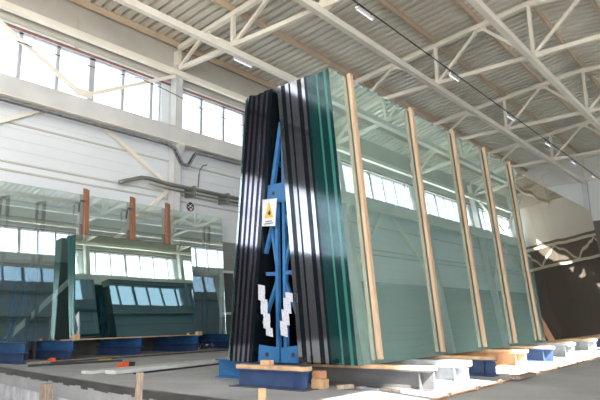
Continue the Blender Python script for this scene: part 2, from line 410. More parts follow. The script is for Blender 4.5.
cn = {4.1: 'nearest of the row', 10.1: 'second of the row', 16.1: 'third of the row', 22.1: 'fourth of the row', 28.1: 'fifth and last of the row'}
cl = {10.1: 'pale steel column on the window wall left of the glass stack'}
for x in FR[2:]:
    column(x, YL-.17, 1, cl.get(x, 'pale steel column on the left window wall, %s' % cn[x]))
    column(x, YR+.17, -1, 'pale steel column on the right window wall, mirrored in glass, %s' % cn[x])
for y in (7.33, 1.47):
    t = thing('end_wall_column', 'pale steel column standing against the far end wall' if y > 5 else 'pale steel column on the end wall further right', 'column', (XE-.18, y, 0))
    obj('shaft', MB().box((XE-.3, y-.13, .02), (XE-.06, y+.13, LOW)), 'colwhite', t); obj('base_plate', MB().box((XE-.34, y-.2, 0), (XE-.02, y+.2, .02)), 'colwhite', t)
# portal girder in front of the end wall, seen in the bronze mirror
t = thing('end_wall_girder', 'pale lattice girder across the dark lower end wall', 'girder', (XE-.45, 4, 4.2))
obj('lower_chord', MB().bar((XE-.45, YR+.3, 4.2), (XE-.45, 6.3, 4.2), .14), 'steel', t)
obj('upper_chord', MB().bar((XE-.45, YR+.3, 5.3), (XE-.45, 6.3, 5.3), .14), 'steel', t)
k = YR+.4
while k < 5.8:
    obj('diagonal', MB().bar((XE-.45, k, 5.25), (XE-.45, k+.95, 4.25), .09), 'steel', t)
    obj('diagonal', MB().bar((XE-.45, k+1.9, 5.25), (XE-.45, k+.95, 4.25), .09), 'steel', t); k += 1.9
for nm, sg, yy in (('left', 1, YL), ('right', -1, YR)):
    xg = XB+.1 if sg < 0 else 1.1
    g = thing('sill_girder', 'deep pale girder running under the %s window band' % nm, 'steel beam', (10, yy-sg*.32, 5.56))
    obj('web', MB().box((xg, yy-sg*.32, 5.58), (XE-.05, yy-sg*.35, 6.05)), 'colwhite', g)
    obj('top_flange', MB().box((xg, yy-sg*.01, 6.03), (XE-.05, yy-sg*.36, 6.06)), 'colwhite', g)
    obj('bottom_flange', MB().box((xg, yy-sg*.32, 5.56), (XE-.05, yy-sg*.47, 5.58)), 'steel', g)
    xg = XB+.1 if sg < 0 else 1.1
    hb = MB().bar((xg, yy-sg*.36, 7.64), (XE-.05, yy-sg*.36, 7.64), .14, .15)
    tag(obj('head_strut', hb, 'steel'), 'cream box strut running above the %s window band' % nm, 'steel beam')
def brace(p, q, lab, y, w=.09, sg=1):
    return tag(obj('wind_brace', MB().bar((p[0], y, p[1]), (q[0], y, q[1]), w, w), 'strut'), lab, 'wind brace', 'wind braces')
for f, lab in ((4.1, 'bay left of the near column'),):
    y = YL-.36
    brace((f+.35, 7.52), (f+2.9, 6.16), 'pale tube brace falling right across the first windows', y)
    brace((f+5.75, 7.52), (f+3.1, 6.16), 'pale tube brace rising right across the windows to the near column head', y)
    tag(obj('brace_plate', MB().box((f+2.78, y-.065, 6.06), (f+3.22, y-.05, 6.25)), 'strut'), 'small rectangular plate joining two braces on the window sill girder', 'plate')
    brace((f+3.0, 6.0), (f+5.85, 4.38), 'pale brace below the sill girder falling right to the near column', YL-.12)
    brace((f+2.9, 6.0), (f+.05, 4.38), 'pale brace below the sill girder falling left out of the picture', YL-.12)
    brace((f+5.8, 4.24), (f+1.3, .0), 'pale brace falling left from the near column behind the clear glass', YL-.12)
y = YR+.38
brace((28.45, 7.52), (31.0, 6.16), 'pale tube brace on the right window wall, falling towards its last window', y, .11)
brace((33.3, 7.52), (31.2, 6.16), 'pale tube brace in the far corner of the right window wall', y, .11)
for f, w1 in ((16.1, 'second'), (28.1, 'last')):
    brace((f+3.1, 5.9), (f+5.6, 3.4), 'pale brace under the right girder in its %s bay, leaning away' % w1, YR+.14, .10)
    brace((f+2.8, 5.9), (f+.3, 3.4), 'pale brace under the right girder in its %s bay, leaning nearer' % w1, YR+.14, .10)
for xb in (7.05, 13.1):
    tag(obj('girt_hanger', MB().box((xb-.04, YL-.06, WT+.05), (xb+.04, YL-.031, 8.2)), 'fascia'), 'small upright hanger on the upper wall band, %s' % ('left of the column' if xb < 10 else 'right of the column'), 'bracket')

# ------------------------------------------------------------------ services
def luminaire(x, y, z, lab):
    t = thing('strip_lamp', lab, 'lamp', (x, y, z), 'strip lamps on the roof tracks')
    obj('housing', MB().box((x-.34, y-.035, z-.03), (x+.34, y+.035, z+.03)), 'white', t)
    obj('tube', MB().tube([(x-.32, y, z-.045), (x+.32, y, z-.045)], .016, 8), 'tube', t)
    obj('hanger', MB().box((x-.3, y-.01, z+.03), (x-.28, y+.01, z+.115)).box((x+.28, y-.01, z+.03), (x+.3, y+.01, z+.115)), 'cable', t)
lx = [10.6, 15.4, 20.1, 24.4, 28.3, 32.0]
ordn = ['first from the top of the picture', 'second along, above the second batten', 'third along', 'fourth along', 'fifth along', 'sixth, nearest the end wall']
for i, x in enumerate(lx): luminaire(x, 6.5, 7.60, 'slim white strip lamp on the long cable track, ' + ordn[i])
luminaire(10.6, 10.42, 7.60, 'slim white strip lamp under the truss beside the near column')
for y in (6.5, 10.42):
    tag(obj('cable_track', MB().box((XB+.5, y-.012, 7.715), (XE-.1, y+.012, 7.74)), 'cable'),
        'dark cable track with lamps hung across the lower chords' if y < 8 else 'dark cable track running left over the stack end', 'cable')
pipe = [(8.2, 12.36, 4.14), (8.35, 12.36, 4.2), (8.85, 12.36, 4.38), (9.1, 12.36, 4.40), (9.63, 12.36, 4.36), (16, 12.36, 4.33)]
t = thing('wall_pipe', 'grey-green double pipe bent down at its left end on the wall', 'pipe', (9, 12.36, 4.1))
obj('main_pipe', MB().tube(pipe, .055, 12), 'darkpipe', t, smooth=True)
obj('second_pipe', MB().tube([(x, y+.02, z-.13) for x, y, z in pipe[3:]], .025, 8), 'darkpipe', t, smooth=True)
for x in (10.6, 11.9, 13.2): obj('clamp', MB().box((x-.03, 12.28, 4.16), (x+.03, 12.72, 4.44)), 'darkpipe', t)
def tray(path, lab):
    t = thing('cable_tray', lab, 'cable tray', path[0]); rail = MB(); rung = MB()
    for a, b in zip(path[:-1], path[1:]):
        a = V(a); b = V(b); L = (b-a).length
        for dy in (-.06, .06): rail.bar(a+V((0, dy, 0)), b+V((0, dy, 0)), .012, .05)
        n = int(L/.11)
        for i in range(n+1):
            p = a+(b-a)*(i/max(n, 1)); rung.bar(p+V((0, -.06, 0)), p+V((0, .06, 0)), .05, .012, up=(b-a).normalized().cross(V((0, 1, 0))))
    rail.add(rung.v, rung.f); obj('tray', rail, 'zinc', t)
    obj('cables', MB().tube([V(p)+V((0, .01, .02)) for p in path], .022, 8), 'cable', t, smooth=True)
tray([(4.3, 12.2, 5.40), (9.5, 12.2, 5.40), (9.75, 12.2, 5.34), (10.02, 12.2, 4.96), (10.25, 12.2, 4.94), (10.5, 12.2, 5.34), (10.8, 12.2, 5.38), (16, 12.2, 5.38)], 'perforated cable tray dipping round the near column under the girder')
tag(obj('wall_conduit', MB().tube([(11.3, 12.6, 5.25), (11.15, 12.6, 5.2), (11.03, 12.6, 5.04), (11.0, 12.6, 4.9), (10.97, 12.6, 4.5)], .018, 8), 'darkpipe', smooth=True), 'thin dark conduit bent down the wall right of the column', 'conduit')
wp = [(3.6, 6.95), (5.0, 6.80), (6.36, 6.82), (7.41, 6.84), (8.6, 6.98), (9.3, 6.93), (10.09, 6.84), (10.84, 6.72), (12.5, 6.66), (14.5, 6.7)]
tag(obj('hanging_wire', MB().tube([(x, 12.2, z) for x, z in wp], .011, 6), 'cable', smooth=True), 'thin sagging wire strung across the window band', 'wire')
# round sign on the wall
t = thing('round_sign', 'round black and white sign on the wall right of the brown posts', 'sign', (10.77, 12.70, 3.78))
def disc(mb, x, z, r, y0, y1, n=32, sx=1, sz=1):
    return mb.prism([(x+r*sx*math.cos(2*math.pi*i/n), y0, z+r*sz*math.sin(2*math.pi*i/n)) for i in range(n)], (0, y1-y0, 0))
obj('rim', disc(MB(), 10.77, 3.92, .155, 12.685, 12.70), 'white', t)
obj('disc', disc(MB(), 10.77, 3.92, .135, 12.68, 12.685), 'black', t)
fg = MB(); disc(fg, 10.77, 3.945, .032, 12.675, 12.68, 16); disc(fg, 10.70, 3.90, .02, 12.675, 12.68, 12, 1, 1.3); disc(fg, 10.85, 3.91, .018, 12.675, 12.68, 12, 1, 1.5); disc(fg, 10.70, 3.985, .016, 12.675, 12.68, 12); disc(fg, 10.82, 3.995, .014, 12.675, 12.68, 12)
obj('white_mark', fg, 'white', t)
obj('pink_mark', disc(MB(), 10.785, 3.845, .042, 12.675, 12.68, 16, 1.1, .9), 'pink', t)
mb = MB()
for (a, b) in ((1.0, 11.95), (13.15, XE)):
    mb.box((a, YL-.03, 0), (b, YL-.001, 2.10))
    for k in range(10): mb.box((a, YL-.04, .1+.2*k), (b, YL-.03, .22+.2*k))
struct('trim_9', mb, 'plinth')
mb = MB().box((XB, YL-.03, 0), (1.0, YL-.001, 2.98)).box((XB, YL-.03, 5.32), (1.0, YL-.001, WT)).box((XB, YL-.45, WT), (1.0, YL-.052, zdeck(YL)-.15))
struct('trim_10', mb, 'dark_backing')  # unseen dark panels, added to darken reflections in the glass ends
# door in the left wall beside the stack
mb = MB(); x0, x1, zt = 11.95, 13.15, 2.18
mb.box((x0, 12.66, 0), (x0+.07, 12.75, zt)).box((x1-.07, 12.66, 0), (x1, 12.75, zt)).box((x0, 12.66, zt-.07), (x1, 12.75, zt)).box((x0, 12.67, .9), (x1, 12.73, .96)).box((12.5, 12.67, 0), (12.56, 12.73, zt))
dr = struct('door_1', mb, 'colwhite'); p = obj('door_pane', MB().box((x0+.07, 12.70, .02), (x1-.07, 12.72, zt-.07)), 'doordark', base=(0, 0, 0)); p.parent = dr
mb = MB().box((11.2, 12.62, .75), (11.9, 12.72, .80)).box((11.2, 12.62, .0), (11.25, 12.72, .8)); 

# ------------------------------------------------------------------ glass rack 1 (the big stack)
ZB, ZT = .224, 3.43
X0, X1 = 4.97, 10.97
lean = (4.0, )
def pack(mat_, yb0, yb1, yt0, yt1, lab, n, x0=X0, x1=X1, zt=ZT, zb=ZB, group=None, dx=.002, name='glass_pack'):
    mb = MB(); n = 1 if n < 5 else 2
    for i in range(n):
        a = i/n; b = (i+1)/n
        s = random.uniform(-dx, dx); h = random.uniform(-.006, .006)
        e = .0008*(1 if yb1 > yb0 else -1); mb.slab(x0+s, x1+s, yb0+(yb1-yb0)*a+e, yb0+(yb1-yb0)*b-e, zb, yt0+(yt1-yt0)*a+e, yt0+(yt1-yt0)*b-e, zt+h)
    return tag(obj(name, mb, mat_), lab, 'glass', group)
# right half: t from 0 (inner) to 1 (outer face)
def RB(t): return 4.058 + (3.312-4.058)*t
def RT(t): return 4.316 + (3.552-4.316)*t
right = [('g_silver', .00, .075, 1, 'narrow silvery glass stack, innermost right of the blue rack', .00),
         ('g_gap', .075, .155, 1, 'thin black filler for the shaded gap right of the innermost silvery stack', .01),  # black slabs in this list stand in for shaded gaps
         ('g_silver', .155, .225, 1, 'narrow silvery glass stack, second from the blue rack on its right', .00),
         ('g_gap', .225, .26, 1, 'very thin black filler for the shaded gap left of the widest silvery stack', .01),
         ('g_silver', .26, .395, 1, 'widest silvery glass stack in the middle of the right half', -.01),
         ('g_gap', .395, .475, 1, 'thin black filler for the shaded gap right of the widest silvery stack', .01),
         ('g_silver', .475, .535, 1, 'last silvery glass stack before the dark teal ones', .00),
         ('g_gap', .535, .575, 1, 'very thin black filler for the shaded gap between silvery and dark teal stacks', .01),
         ('g_teal', .575, .665, 5, 'dark teal glass stack right of the silvery ones', .01),
         ('g_teal', .665, .75, 1, 'dark teal glass stack left of the first bright green edge', .0),
         ('g_green', .75, .785, 1, 'glass sheet with bright green edge, left of the two', .00),
         ('g_teal', .785, .895, 5, 'dark teal glass stack between the two bright green edges', .0),
         ('g_green', .895, .9445, 1, 'glass sheet with bright green edge, right of the two', .00)]
for m_, a, b, n, lab, off in right:
    pack(m_, RB(a), RB(b), RT(a), RT(b), lab, n, x0=X0+off*.25, x1=X1-.02, zt=ZT-random.random()*.02)
# outermost sheet: pale green face
mb = MB().slab(X0, X1, RB(.945), RB(1), ZB, RT(.945), RT(1), ZT)
fo = obj('glass_sheet', mb, 'g_face', base=(X0, 3.31, ZB)); tag(fo, 'large pale green glass sheet facing right, crossed by five battens', 'glass')
fo.data.materials.append(M['g_teal'])
for p in fo.data.polygons:
    if abs(p.normal.x) > .8 or abs(p.normal.z) > .8: p.material_index = 1
def LB(t): return 4.744 + (5.166-4.744)*t
def LT(t): return 4.39 + (4.869-4.39)*t
left = [('g_gap', .00, .13, 1, 'black filler for the shaded gap, innermost left of the blue rack', .01),  # here too the black slabs fill shaded gaps between bundles
        ('g_purple', .13, .20, 1, 'purplish glass stack, first from the blue rack on its left', .00),
        ('g_gap', .20, .29, 1, 'thin black filler for the shaded gap behind the first purplish stack', .01),
        ('g_purple', .29, .39, 1, 'purplish glass stack, second from the blue rack on its left', -.01),
        ('g_gap', .39, .49, 1, 'thin black filler for the shaded gap between second and third purplish stacks', .01),
        ('g_purple', .49, .58, 1, 'purplish glass stack, third from the blue rack on its left', .0),
        ('g_gap', .58, .66, 1, 'thin black filler for the shaded gap left of the third purplish stack', .01),
        ('g_purple', .66, .74, 1, 'outermost purplish glass stack on the left half', .0),
        ('g_gap', .74, .81, 1, 'thin black filler for the shaded gap next to the clear sheet', .01)]
for m_, a, b, n, lab, off in left:
    pack(m_, LB(a), LB(b), LT(a), LT(b), lab, n, x0=X0+off*.25, x1=X1-.05, zt=ZT-random.random()*.025)
mb = MB().slab(X0, X1, LB(.86), LB(.9), ZB, LT(.86), LT(.9), ZT-.02)
tag(obj('glass_sheet', mb, 'g_clear'), 'clear glass sheet on the far left side of the tall stack', 'glass')
mb = MB().slab(X0+.03, X1, LB(.96), LB(1.0), ZB, LT(.96), LT(1.0), ZT-.02)
fo = obj('glass_sheet', mb, 'g_bluish'); tag(fo, 'outermost pale green glass sheet on the left of the tall stack', 'glass')
fo.data.materials.append(M['g_edge_pale'])
for p in fo.data.polygons:
    if abs(p.normal.x) > .8 or abs(p.normal.z) > .8 or p.normal.y < 0: p.material_index = 1
# five battens on the face
bl = ['first (leftmost)', 'second from the left', 'third, middle', 'fourth from the left', 'last (rightmost)']
for i, x in enumerate((5.35, 6.81, 8.13, 9.36, 10.57)):
    mb = MB(); w = .062
    mb.prism([(x-w/2, 3.305-.0, .265), (x-w/2, 3.545, 3.475), (x-w/2, 3.545-.045, 3.475), (x-w/2, 3.305-.045, .265)], (w, 0, 0))
    tag(obj('timber_batten', mb, 'batten', bevel=.003), 'pale timber batten leaning on the large green glass sheet, ' + bl[i], 'batten', 'battens on the green glass')

# A-frame rack
def aframe(nm, x0, x1, yc, lab, ztop_=3.0, half_b=.32, full=True, gap=.045, zb=.224, xs=None):
    t = thing('glass_rack', lab, 'rack', (x0, yc, zb))
    xs = xs or [x0+.03+(x1-x0-.06)*i/3 for i in range(4)]
    for x in xs:
        for s in (1, -1):
            yi = yc + s*gap; yo = yc + s*half_b; top = 2.66
            obj('post', MB().box((x, yi-.02-(.02 if s < 0 else 0), zb+.0), (x+.05, yi+.02-(.02 if s < 0 else 0), 2.04 if s > 0 else ztop_-.08)), 'bluebeam', t)
            if s > 0: obj('leaning_post', MB().bar((x+.03, yc+.15, 2.06), (x+.03, yc-.035, ztop_), .05, .045, up=(1, 0, 0)), 'bluebeam', t)
            obj('stay', MB().bar((x+.03, yi+s*.05, 1.86), (x+.03, yc+s*.235, 1.45), .04, .04, up=(1, 0, 0)), 'bluebeam', t)
            pl = MB().prism([(x-.012, yc+s*.012, zb), (x-.012, yo+s*.01, zb), (x-.012, yo-s*.005, zb+.19), (x-.012, yc+s*.012, zb+.16)], (.012, 0, 0))
            o = obj('foot_plate', pl, 'bluebeam', t)
            hole = MB(); n = 20
            hole.prism([(x-.016, yc+s*.19+.026*math.cos(2*math.pi*k/n), zb+.085+.026*math.sin(2*math.pi*k/n)) for k in range(n)], (.003, 0, 0))
            sub('plate_hole', hole, 'black', o, t)
            zc = 1.20
            obj('diagonal', MB().bar((x+.03, yi, zc+.03), (x+.03, yc+s*(.20 if s < 0 else .13), zc+.52), .035, .04, up=(1, 0, 0)), 'bluebeam', t)
            obj('diagonal', MB().bar((x+.03, yi, zc-.05), (x+.03, yc+s*.27, zb+.42), .035, .04, up=(1, 0, 0)), 'bluebeam', t)
            obj('cross_rail', MB().bar((x+.03, yi, zc), (x+.03, yc+s*.215, zc+.01), .04, .05, up=(1, 0, 0)), 'bluebeam', t)
        hp = MB().box((x-.012, yc-.13, 2.02), (x, yc+.19, 2.25)); o = obj('head_plate', hp, 'bluebeam', t)
        hole = MB(); hole.prism([(x-.016, yc+.07+.024*math.cos(2*math.pi*k/20), 2.14+.024*math.sin(2*math.pi*k/20)) for k in range(20)], (.003, 0, 0)); sub('plate_hole', hole, 'black', o, t)
    for s in (1, -1):
        obj('long_rail', MB().box((x0, yc+s*.22-.03, zb), (x1, yc+s*.22+.03, zb+.06)), 'bluebeam', t)
        obj('long_rail', MB().box((x0+.1, yc+s*.10-.02, 2.5), (x1-.1, yc+s*.10+.02, 2.56)), 'bluebeam', t)
    return t
r1 = aframe('rack', X0+.06, X1-.1, 4.365, 'blue steel A-frame rack between the two halves of the tall glass stack', xs=[5.03, 6.9, 8.9, 10.7])
# warning sign on the rack
t = thing('warning_sign', 'white plate with yellow warning triangle hung on the blue rack', 'sign', (4.985, 4.46, 1.75))
obj('plate', MB().prism([(4.968, 4.575, 1.76), (4.968, 4.375, 1.74), (4.968, 4.34, 2.06), (4.968, 4.565, 2.075)], (.006, 0, 0)), 'signplate', t)
obj('triangle', MB().prism([(4.963, 4.53, 1.845), (4.963, 4.395, 1.845), (4.963, 4.462, 2.035)], (.005, 0, 0)), 'yellow', t)
tr = obj('triangle_symbol', MB().prism([(4.958, 4.485, 1.90), (4.958, 4.445, 1.87), (4.958, 4.43, 1.905), (4.958, 4.45, 1.94), (4.958, 4.462, 1.91)], (.004, 0, 0)), 'black', t)
obj('caption_lines', MB().box((4.964, 4.42, 1.80), (4.968, 4.52, 1.81)).box((4.964, 4.40, 1.775), (4.968, 4.54, 1.785)), 'greybeam', t)
# stepped paper labels on the sheet ends
for s, yc, lab, zt0 in ((1, 4.50, 'staggered white paper labels left of the blue posts', 1.05), (-1, 4.215, 'staggered white paper labels right of the blue posts', .93)):
    t = thing('label_stack', lab, 'labels', (4.93, yc, .5))
    n = 7
    for k in range(n):
        z = .50 + k*(zt0-.5)/n; yy = yc + s*(-.035 + .016*k) + (.012 if k % 2 else -.008)
        obj('label', MB().prism([(4.945-.003*k, yy-.055, z), (4.945-.003*k, yy+.045, z+.02), (4.945-.003*k, yy+.05, z+.115), (4.945-.003*k, yy-.05, z+.095)], (.003, 0, 0)), 'paper', t)

# supports under the stack, each lying across (along y), timber on top
def support(x, y0, y1, h, m_, lab, w=.13, tz=.04, timber=True, flange=False, end='tri', bm='timber'):
    t = thing('floor_beam', lab, 'steel beam', (x+w/2, (y0+y1)/2, 0), 'support beams under the glass')
    obj('steel_section', MB().ibeam((x+w/2, y0, 0), (x+w/2, y1, 0), w, h, .014, .016), m_, t)
    obj('end_stiffener', MB().box((x+.004, y0+.12, .014), (x+w-.004, y0+.13, h-.014)), m_, t)
    if timber: obj('timber_packer', MB().box((x+.01, y0-.02, h), (x+w-.01, y1, h+tz)), bm, t, bevel=.004)
    if flange: obj('base_flange', MB().box((x-.05, y0-.05, 0), (x+w+.05, y1+.05, .008)), 'greybeam', t)
support(4.62, 3.73, 4.66, .182, 'navy', 'short navy blue beam with timber in front of the blue rack', .14, .042, flange=True)
support(5.16, 2.63, 4.06, .184, 'greybeam', 'dark grey beam with timber under the near end of green glass', .12)
support(5.22, 4.16, 5.62, .22, 'bluebeam', 'bright blue beam under the left half of the tall stack', .15, .0, timber=False)
support(6.0, 2.66, 5.4, .165, 'zinc', 'galvanised channel, second from the near end under the green glass', .16, .058, bm='zinc')
support(6.75, 2.65, 5.4, .184, 'navy', 'navy blue beam with timber between two paler beams', .14)
support(8.24, 2.79, 5.4, .184, 'ply', 'brown timber-coloured beam, fourth from the near end', .14)
support(9.28, 2.74, 5.4, .184, 'navy', 'navy blue beam with timber near the last battens', .14)
support(10.5, 2.76, 5.4, .184, 'zinc', 'galvanised beam under the far end of the green glass', .16, .04, bm='zinc')
support(11.08, 2.95, 5.4, .184, 'ply', 'brown beam under the near end of the bronze mirror stack', .14)
support(12.35, 2.84, 5.4, .184, 'zinc', 'galvanised beam with timber under the bronze mirror stack', .16)
support(13.6, 2.85, 5.4, .184, 'navy', 'far beam with timber at the right edge of the picture', .16)
support(15.2, 2.85, 5.4, .184, 'zinc', 'furthest beam under the bronze mirror stack, outside the frame', .16)
tag(obj('steel_leg', MB().box((6.02, 3.02, 0), (5.97, 3.15, .165)), 'zinc'), 'upright galvanised stub beside the second beam', 'steel stub')
tag(obj('wood_block', MB().box((4.65, 4.20, .2245), (4.73, 4.32, .275)), 'timber', bevel=.004), 'small pale wood block lying before the blue foot plate', 'wood block')
tag(obj('bolt_cluster', MB().box((4.66, 3.72, .2245), (4.72, 3.80, .25)).box((4.68, 3.73, .25), (4.71, 3.77, .265)), 'black'), 'small black bolts on the right end of the short timber', 'bolts')
tag(obj('wood_block', MB().box((4.84, 3.66, .0), (4.96, 3.80, .09)), 'timber', bevel=.004), 'lower pale wood block on the floor beside the short beam', 'wood block')
tag(obj('wood_block', MB().box((4.85, 3.68, .091), (4.95, 3.79, .17)), 'ply', bevel=.004), 'brown wood block on top of the pale one by the short beam', 'wood block')
tag(obj('wood_offcut', MB().bar((4.86, 3.50, .025), (4.98, 3.38, .03), .07, .04), 'oldwood'), 'split wood offcut on the floor right of the wood blocks', 'wood scrap')
tag(obj('wood_offcut', MB().bar((5.0, 3.36, .015), (5.06, 3.28, .02), .05, .025), 'greybeam'), 'small dark offcut lying beyond the split one', 'wood scrap')
tag(obj('floor_strip', MB().bar((5.08, 3.6, .012), (4.98, 3.08, .012), .05, .02), 'zinc'), 'pale metal strip lying before the dark grey beam', 'metal strip')
tag(obj('floor_strip', MB().bar((4.99, 3.05, .012), (4.98, 2.84, .014), .045, .02), 'oldwood'), 'short brown strip at the end of the pale one', 'wood strip')
rp = [(4.0, 2.27, .014)] + [(x, 2.34+.02*math.sin(x*2), .014) for x in (4.9, 5.5, 6.1, 6.7, 7.4, 8.1, 9, 10, 11, 12.5, 14, 16)]
t = thing('floor_rod', 'long thin brown jointed rod lying along the sunlit floor', 'rod', (4.0, 2.3, 0))
obj('rod', MB().tube(rp, .012, 8), 'ply', t, smooth=True)
for p in rp[1:-2]: obj('joint', MB().bar((p[0]-.05, p[1]-.012, .02), (p[0]+.05, p[1]+.012, .02), .03, .04), 'oldwood', t)
tag(obj('floor_board', MB().bar((6.45, 2.30, .03), (6.98, 2.30, .03), .09, .035), 'oldwood'), 'dark grey-brown board lying across the brown floor rod', 'board')

# ------------------------------------------------------------------ rack 2: bronze mirror stack beyond
mb = MB().slab(11.25, 17.1, 3.45, 3.40, ZB, 3.69, 3.64, ZT)
fo = obj('glass_sheet', mb, 'g_bronze', base=(11.2, 3.4, ZB)); tag(fo, 'large bronze mirror glass sheet at the right edge of the picture', 'glass')
pack('g_dark', 3.95, 3.46, 4.2, 3.70, 'dark glass stack behind the bronze mirror sheet', 8, x0=11.24, x1=17.1)
pack('g_dark', 4.85, 5.25, 4.5, 4.90, 'dark glass stack on the left side of the far rack', 6, x0=11.5, x1=17.1)
mb = MB().slab(11.5, 17.1, 5.26, 5.30, ZB, 4.91, 4.95, ZT); tag(obj('glass_sheet', mb, 'g_bluish'), 'bluish sheet on the far rack, seen reflected in the half sheet', 'glass')
mb = MB().slab(X0+.1, X1, 5.18, 5.20, ZB, 4.88, 4.90, ZT-.03)
aframe('rack', 11.4, 17, 4.4, 'blue A-frame rack hidden inside the far bronze stack', xs=[11.5, 16.8])
for i, x in enumerate((11.22,)):
    tag(obj('plywood_board', MB().prism([(11.12, 3.31, .225), (11.12, 3.20, .225), (11.12, 3.42, .70), (11.12, 3.50, .66)], (.03, 0, 0)), 'ply'), 'brown plywood offcut wedged between the green and bronze stacks', 'board')

# ------------------------------------------------------------------ left racks by the wall
def low_beam(x, y0, y1, z, lab, m_='navy'):
    return tag(obj('floor_beam', MB().ibeam((x, y0, z), (x, y1, z), .16, .19, .014, .016), m_), lab, 'steel beam', 'beams under the left racks')
n = 0
for x, nm in ((5.35, 'at the left edge of the picture'), (6.3, 'under the left end of the half sheet'), (7.9, 'under the middle of the half sheet'), (9.5, 'under the right end of the half sheet'), (10.9, 'right of the half sheet')):
    low_beam(x, 10.84, 12.45, 0, 'lower navy beam of two ' + nm, 'navy')
    low_beam(x+.03, 10.86, 12.45, .191, 'upper blue beam of two ' + nm, 'midblue')
ZL = .40
mb = MB().box((6.2, 11.0, .382), (9.75, 11.12, ZL+.005)); tag(obj('timber_rail', mb, 'timber', bevel=.004), 'pale timber rail under the front half sheet', 'timber')
tag(obj('wood_block', MB().box((6.36, 10.88, .382), (6.48, 10.99, .50)), 'timber', bevel=.004), 'small wood block at the left foot of the half sheet', 'wood block')
tag(obj('wood_block', MB().box((9.55, 10.88, .382), (9.68, 10.99, .47)), 'timber', bevel=.004), 'small wood block at the right foot of the half sheet', 'wood block')
ZF = .406; H = 2.15; tl = .0963*H
mb = MB().slab(6.50, 9.64, 11.095, 11.11, ZF, 11.095+tl, 11.11+tl, ZF+H)
fo = obj('glass_sheet', mb, 'g_mirror', base=(6.28, 11.1, ZF)); tag(fo, 'mirror-like half-size green glass sheet standing by the wall', 'glass')
fo.data.materials.append(M['g_edge_pale'])
for p in fo.data.polygons:
    if abs(p.normal.x) > .8: p.material_index = 1
pack('g_tealmatte', 11.115, 11.27, 11.115+tl, 11.40+tl, 'dark teal stack of half-size sheets behind the mirror-like one', 9, x0=6.49, x1=9.63, zt=ZF+H-.02, zb=ZF, dx=.02)
tag(obj('wrap_film', MB().prism([(6.47, 11.05, .41), (6.51, 11.02, .62), (6.47, 11.09, .85), (6.53, 11.07, .95), (6.56, 11.06, .7), (6.54, 11.03, .51)], (.004, -.01, 0)), 'paper'), 'crumpled white wrap at the lower left corner of the half sheet', 'wrap')
# jumbo clear sheet behind with its timber posts
zb2 = .384; zt2 = zb2+3.2
mb = MB().slab(4.95, 11.12, 11.56, 11.572, zb2, 11.765, 11.777, zt2-.05)
tag(obj('glass_sheet', mb, 'g_clear'), 'large clear glass sheet leaning by the wall behind the brown posts', 'glass')
mb = MB().slab(4.4, 6.32, 11.70, 11.712, zb2, 11.905, 11.917, zt2-.05)
for i, (x, lab) in enumerate(((6.93, 'reddish brown timber post above the half sheet, leftmost of three'), (8.15, 'reddish brown timber post above the half sheet, middle of three'), (9.19, 'reddish brown timber post above the half sheet, rightmost of three'))):
    t = thing('timber_post', lab, 'post', (x, 11.7, zb2), 'brown timber posts')
    obj('post', MB().prism([(x-.05, 11.45, zb2), (x-.05, 11.553, zb2), (x-.05, 11.76, 3.68), (x-.05, 11.66, 3.63)], (.10, 0, 0)), 'browntimber', t, bevel=.003)
    if i < 2:
        obj('hook', MB().tube([(x-.05, 11.66, 3.36), (x-.16, 11.64, 3.36), (x-.19, 11.64, 3.28), (x-.20, 11.64, 3.10)], .022, 8), 'greybeam', t)
for x, lab in ((5.42, 'dark upright seen through clear glass at the left edge'), (6.2, 'dark upright seen through clear glass, second from the left'), (11.0, 'dark upright seen through clear glass right of the half sheet')):
    t = thing('rack_upright', lab, 'post', (x, 12.2, 0), 'uprights behind clear glass')
    obj('post', MB().box((x-.01, 12.14, 0), (x+.05, 12.20, 3.35)), 'greybeam', t)
    obj('post', MB().box((x-.12, 12.22, 0), (x-.07, 12.27, 3.28)), 'greybeam', t)
    obj('cap', MB().box((x-.12, 12.14, 3.28), (x+.05, 12.27, 3.32)), 'greybeam', t)
# blue rack members behind
t = thing('glass_rack', 'blue steel rack frame behind the clear glass at left', 'rack', (5.9, 12.2, 0))
for (a, b) in (((5.75, .4), (5.85, 1.9)), ((5.8, .4), (6.15, 1.9)), ((6.12, .4), (6.17, 1.9))):
    obj('member', MB().bar((a[0], 12.38, a[1]), (b[0], 12.38, b[1]), .045, .045, up=(0, 1, 0)), 'bluebeam', t)
obj('foot_rail', MB().box((5.6, 12.34, .382), (6.3, 12.42, .44)), 'bluebeam', t)
t = thing('glass_rack', 'blue steel rack frame behind clear glass right of the half sheet', 'rack', (10.4, 12.2, 0))
for (a, b) in (((10.2, .4), (10.2, 2.2)), ((10.2, .5), (10.8, 1.9)), ((10.75, .4), (10.75, 2.2))):
    obj('member', MB().bar((a[0], 12.38, a[1]), (b[0], 12.38, b[1]), .05, .05, up=(0, 1, 0)), 'bluebeam', t)
obj('foot_rail', MB().box((10.1, 12.34, .382), (10.95, 12.42, .44)), 'bluebeam', t)
